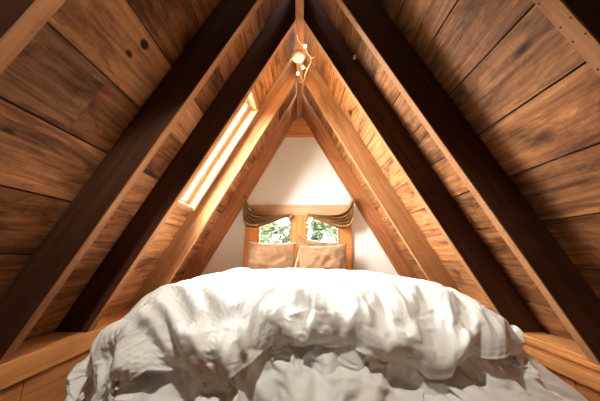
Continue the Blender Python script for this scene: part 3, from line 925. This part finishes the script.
BULBS = [(.039, 1.697, CZ + 1.500), (.027, 1.908, CZ + 1.490), (-.014, 1.985, CZ + 1.492)]
root = empty('string_lights', (.0285, 1.75, zb)); tag(root, 'short string of small lit bulbs on twisted wire beside the ridge beam', 'string lights')
L = tuple(root.location)
b = MB()
main = [(-.020, 1.655, zb - .006), (-.012, 1.69, zb - .014), (.006, 1.715, zb - .022), (.039, 1.72, zb - .045), (.055, 1.754, zb - .069), (.082, 1.80, zb - .070), (.089, 1.844, zb - .075), (.067, 1.907, zb - .080), (.047, 1.981, zb - .080), (.040, 2.06, zb - .070), (.030, 2.12, zb - .050), (.0, 2.20, zb - .005)]
def crv(pts, n=6):
    out = []
    for i in range(len(pts) - 1):
        p0 = Vector(pts[max(i - 1, 0)]); p1 = Vector(pts[i]); p2 = Vector(pts[i + 1]); p3 = Vector(pts[min(i + 2, len(pts) - 1)])
        for k in range(n):
            t = k / n
            out.append(.5 * ((2 * p1) + (p2 - p0) * t + (2 * p0 - 5 * p1 + 4 * p2 - p3) * t * t + (3 * p1 - p0 - 3 * p2 + p3) * t ** 3))
    out.append(Vector(pts[-1])); return out
b.tube(crv(main), .0028, 6)
b.tube(crv([(.086, 1.803, zb - .070), (.102, 1.812, zb - .066), (.117, 1.808, zb - .058)]), .0026, 6)
b.tube(crv([(.067, 1.907, zb - .080), (.048, 1.915, zb - .078), (.027, 1.912, zb - .062)]), .0024, 6)
b.tube(crv([(.045, 1.725, zb - .050), (.043, 1.712, zb - .05), (.039, 1.699, zb - .052)]), .0024, 6)
b.tube(crv([(.030, 2.12, zb - .050), (.004, 2.04, zb - .045), (-.014, 1.988, zb - .056)]), .0024, 6)
o = b.build('wire', M['wire'], root, weld=False); o.location = tuple(-q for q in L)
for q in BULBS:
    b = MB(); b.lathe([(0, -.016), (.006, -.014), (.010, -.006), (.009, .003), (.005, .009), (0, .010)], q, 14)
    o = b.build('bulb', M['bulb'], root); o.location = tuple(-x for x in L)
    c2 = MB(); c2.lathe([(.0055, .008), (.006, .016), (0, .017)], q, 12)
    k = c2.build('cap', M['brass'], o, weld=False)
    ld = bpy.data.lights.new('bulb light', 'POINT'); ld.energy = 1.3; ld.color = (1., .66, .34); ld.shadow_soft_size = .02
    lo = bpy.data.objects.new('bulb_light', ld); lo.location = (q[0] + .01, q[1], q[2] - .09); link(lo)

# little porcelain knob on the right slope beside the dark rafter
kx = (APEX_OUT - (CZ + 1.18)) / TA
root = empty('knob', (.360, 1.525, CZ + 1.262)); tag(root, 'tiny cream knob on the dark reddish rafter high on the right slope', 'knob')
b = MB(); b.lathe([(0, -.030), (.008, -.028), (.011, -.020), (.008, -.012), (.010, -.004), (.010, 0), (0, 0)], (0, 0, 0), 16)
o = b.build('porcelain_head', M['porcelain'], root); o.rotation_euler = (math.radians(-90), 0, 0); o.location = (0, .0105, 0)

# ------------------------------------------------------------------ outside
m = MB(); m.face([(-40, -40, CZ - 4.2), (40, -40, CZ - 4.2), (40, 40, CZ - 4.2), (-40, 40, CZ - 4.2)])
tag(m.build('ground', M['ground']), kind='structure')
def tree(loc, h, r, seed, lab, n=6500):
    rnd = random.Random(seed)
    root = empty('tree', loc); tag(root, lab, 'tree', 'trees outside the gable windows')
    b = MB(); b.tube([(0, 0, 0), (.05, .02, h * .4), (.0, .05, h * .75), (.03, 0, h * 1.05)], [.14, .11, .07, .03], 10)
    for k in range(7):
        a = rnd.uniform(0, 6.28); z = h * rnd.uniform(.45, .9)
        b.tube([(0, .03, z), (r * .4 * math.cos(a), r * .4 * math.sin(a), z + .25), (r * .8 * math.cos(a), r * .8 * math.sin(a), z + .3)], [.04, .025, .01], 6)
    b.build('trunk', M['bark'], root, weld=False)
    f = MB()
    clumps = []
    for k in range(46):
        a = rnd.uniform(0, 6.28); rr = r * math.sqrt(rnd.random()); zz = h * rnd.uniform(.42, 1.12)
        sc = 1 - .5 * max(0, (zz / h - .8) / .3)
        clumps.append(((rr * sc * math.cos(a), rr * sc * math.sin(a), zz), rnd.uniform(.22, .42), rnd.random()))
    for k in range(n):
        (cx, cy, cz), cr, tn = rnd.choice(clumps)
        d = Vector((rnd.gauss(0, 1), rnd.gauss(0, 1), rnd.gauss(0, 1))).normalized() * cr * rnd.uniform(.5, 1.05)
        p = Vector((cx, cy, cz)) + d
        u = Vector((rnd.gauss(0, 1), rnd.gauss(0, 1), rnd.gauss(0, .6))).normalized(); v = u.cross(Vector((rnd.gauss(0, 1), rnd.gauss(0, 1), rnd.gauss(0, 1)))).normalized()
        l = rnd.uniform(.09, .16); w_ = l * .5
        f.face([p - u * l, p - v * w_ * .7, p + u * l, p + v * w_ * .7], tone=(min(1, max(0, tn * .6 + rnd.uniform(0, .5))), .5))
    o = f.build('foliage', M['leaf'], root, weld=False)
GZ = CZ - 4.2
tree((-1.60, 6.3, GZ), 4.7, 1.15, 3, 'green tree outside, seen through the left pane')
tree((1.55, 6.2, GZ), 4.6, 1.10, 5, 'green tree outside, seen through the right pane')
tree((.05, 10.4, GZ), 6.0, 2.1, 9, 'taller green tree farther off behind the middle window post', 11000)

# ------------------------------------------------------------------ light
W = bpy.data.worlds.new('World'); SC.world = W; W.use_nodes = True
nt = W.node_tree; nt.nodes.clear()
wo = nt.nodes.new('ShaderNodeOutputWorld'); bg = nt.nodes.new('ShaderNodeBackground')
bg.inputs[0].default_value = (1., .985, .955, 1); bg.inputs[1].default_value = 80.
nt.links.new(bg.outputs[0], wo.inputs[0])

def portal(name, loc, direction, sx, sy):
    ld = bpy.data.lights.new(name, 'AREA'); ld.shape = 'RECTANGLE'; ld.size = sx; ld.size_y = sy
    ld.cycles.is_portal = True
    o = bpy.data.objects.new(name, ld); o.location = loc
    o.rotation_euler = Vector(direction).to_track_quat('-Z', 'Y').to_euler()
    return link(o)
portal('window_portal', (-.265, 2.99, CZ + .07), (0, -1, 0), .37, .68)
portal('window_portal', (.25, 2.99, CZ + .07), (0, -1, 0), .36, .68)
from mathutils import Matrix
for side in (-1,):
    s0, s1, ya, yb = SKYS[side]
    o = portal('skylight_portal', slope_fn(side)(((s0 + s1) / 2, (ya + yb) / 2, .11)), (0, 0, -1), yb - ya, s1 - s0)
    zax = Vector((side * SA, 0, CA)); xax = Vector((0, 1, 0)); yax = zax.cross(xax)
    o.rotation_euler = Matrix((xax, yax, zax)).transposed().to_euler()

# added lamp, out of view, puts harder light on the duvet front
LX, LY, LZ = -.12, .38, CZ + 1.25
root = empty('added_lamp', (LX, LY, LZ)); tag(root, 'added shaded lamp, out of view above the near end of the bed', 'lamp')
b = MB(); b.lathe([(.020, .10), (.035, .085), (.075, .0), (.074, -.001), (.033, .083), (.019, .098)], (0, 0, 0), 28)
b.build('lamp_shade', M['iron'], root, weld=False)
b = MB(); b.tube([(0, 0, .095), (0, 0, .2), (0, 0, min(APEX_IN - .07, APEX_OUT - abs(LX) * TA) - LZ)], .004, 8)
b.build('cord', M['iron'], root, weld=False)
b = MB(); b.lathe([(0, .010), (.016, .018), (.022, .035), (.016, .06), (.012, .085), (0, .09)], (0, 0, 0), 20)
b.build('bulb', M['bulb'], root)
ld = bpy.data.lights.new('added lamp light', 'SPOT'); ld.energy = 80.; ld.color = (1., .94, .84); ld.shadow_soft_size = .022
ld.spot_size = math.radians(92); ld.spot_blend = .3
o = bpy.data.objects.new('added_lamp_light', ld); o.location = (LX, LY, LZ - .012); o.rotation_euler = Vector((0, .25, -1)).to_track_quat('-Z', 'Y').to_euler(); link(o)

ld = bpy.data.lights.new('sun', 'SUN'); ld.energy = 5.; ld.angle = math.radians(3.); ld.color = (1., .95, .86)
o = bpy.data.objects.new('sun', ld); o.location = (-2, 6, 6); o.rotation_euler = Vector((.38, -.68, -1.05)).to_track_quat('-Z', 'Y').to_euler(); link(o)

# ------------------------------------------------------------------ camera
cd = bpy.data.cameras.new('camera'); cd.sensor_width = 36.; cd.lens = 266.323 * 36 / 600; cd.clip_start = .02
co = bpy.data.objects.new('camera', cd); co.location = (.0025, 0, CZ); co.rotation_euler = (math.radians(90 + 11.362), 0, 0)
link(co); SC.camera = co

vs = SC.view_settings
vs.view_transform = 'Standard'; vs.look = 'None'; vs.gamma = 1; vs.use_curve_mapping = False
vs.exposure = 0.2
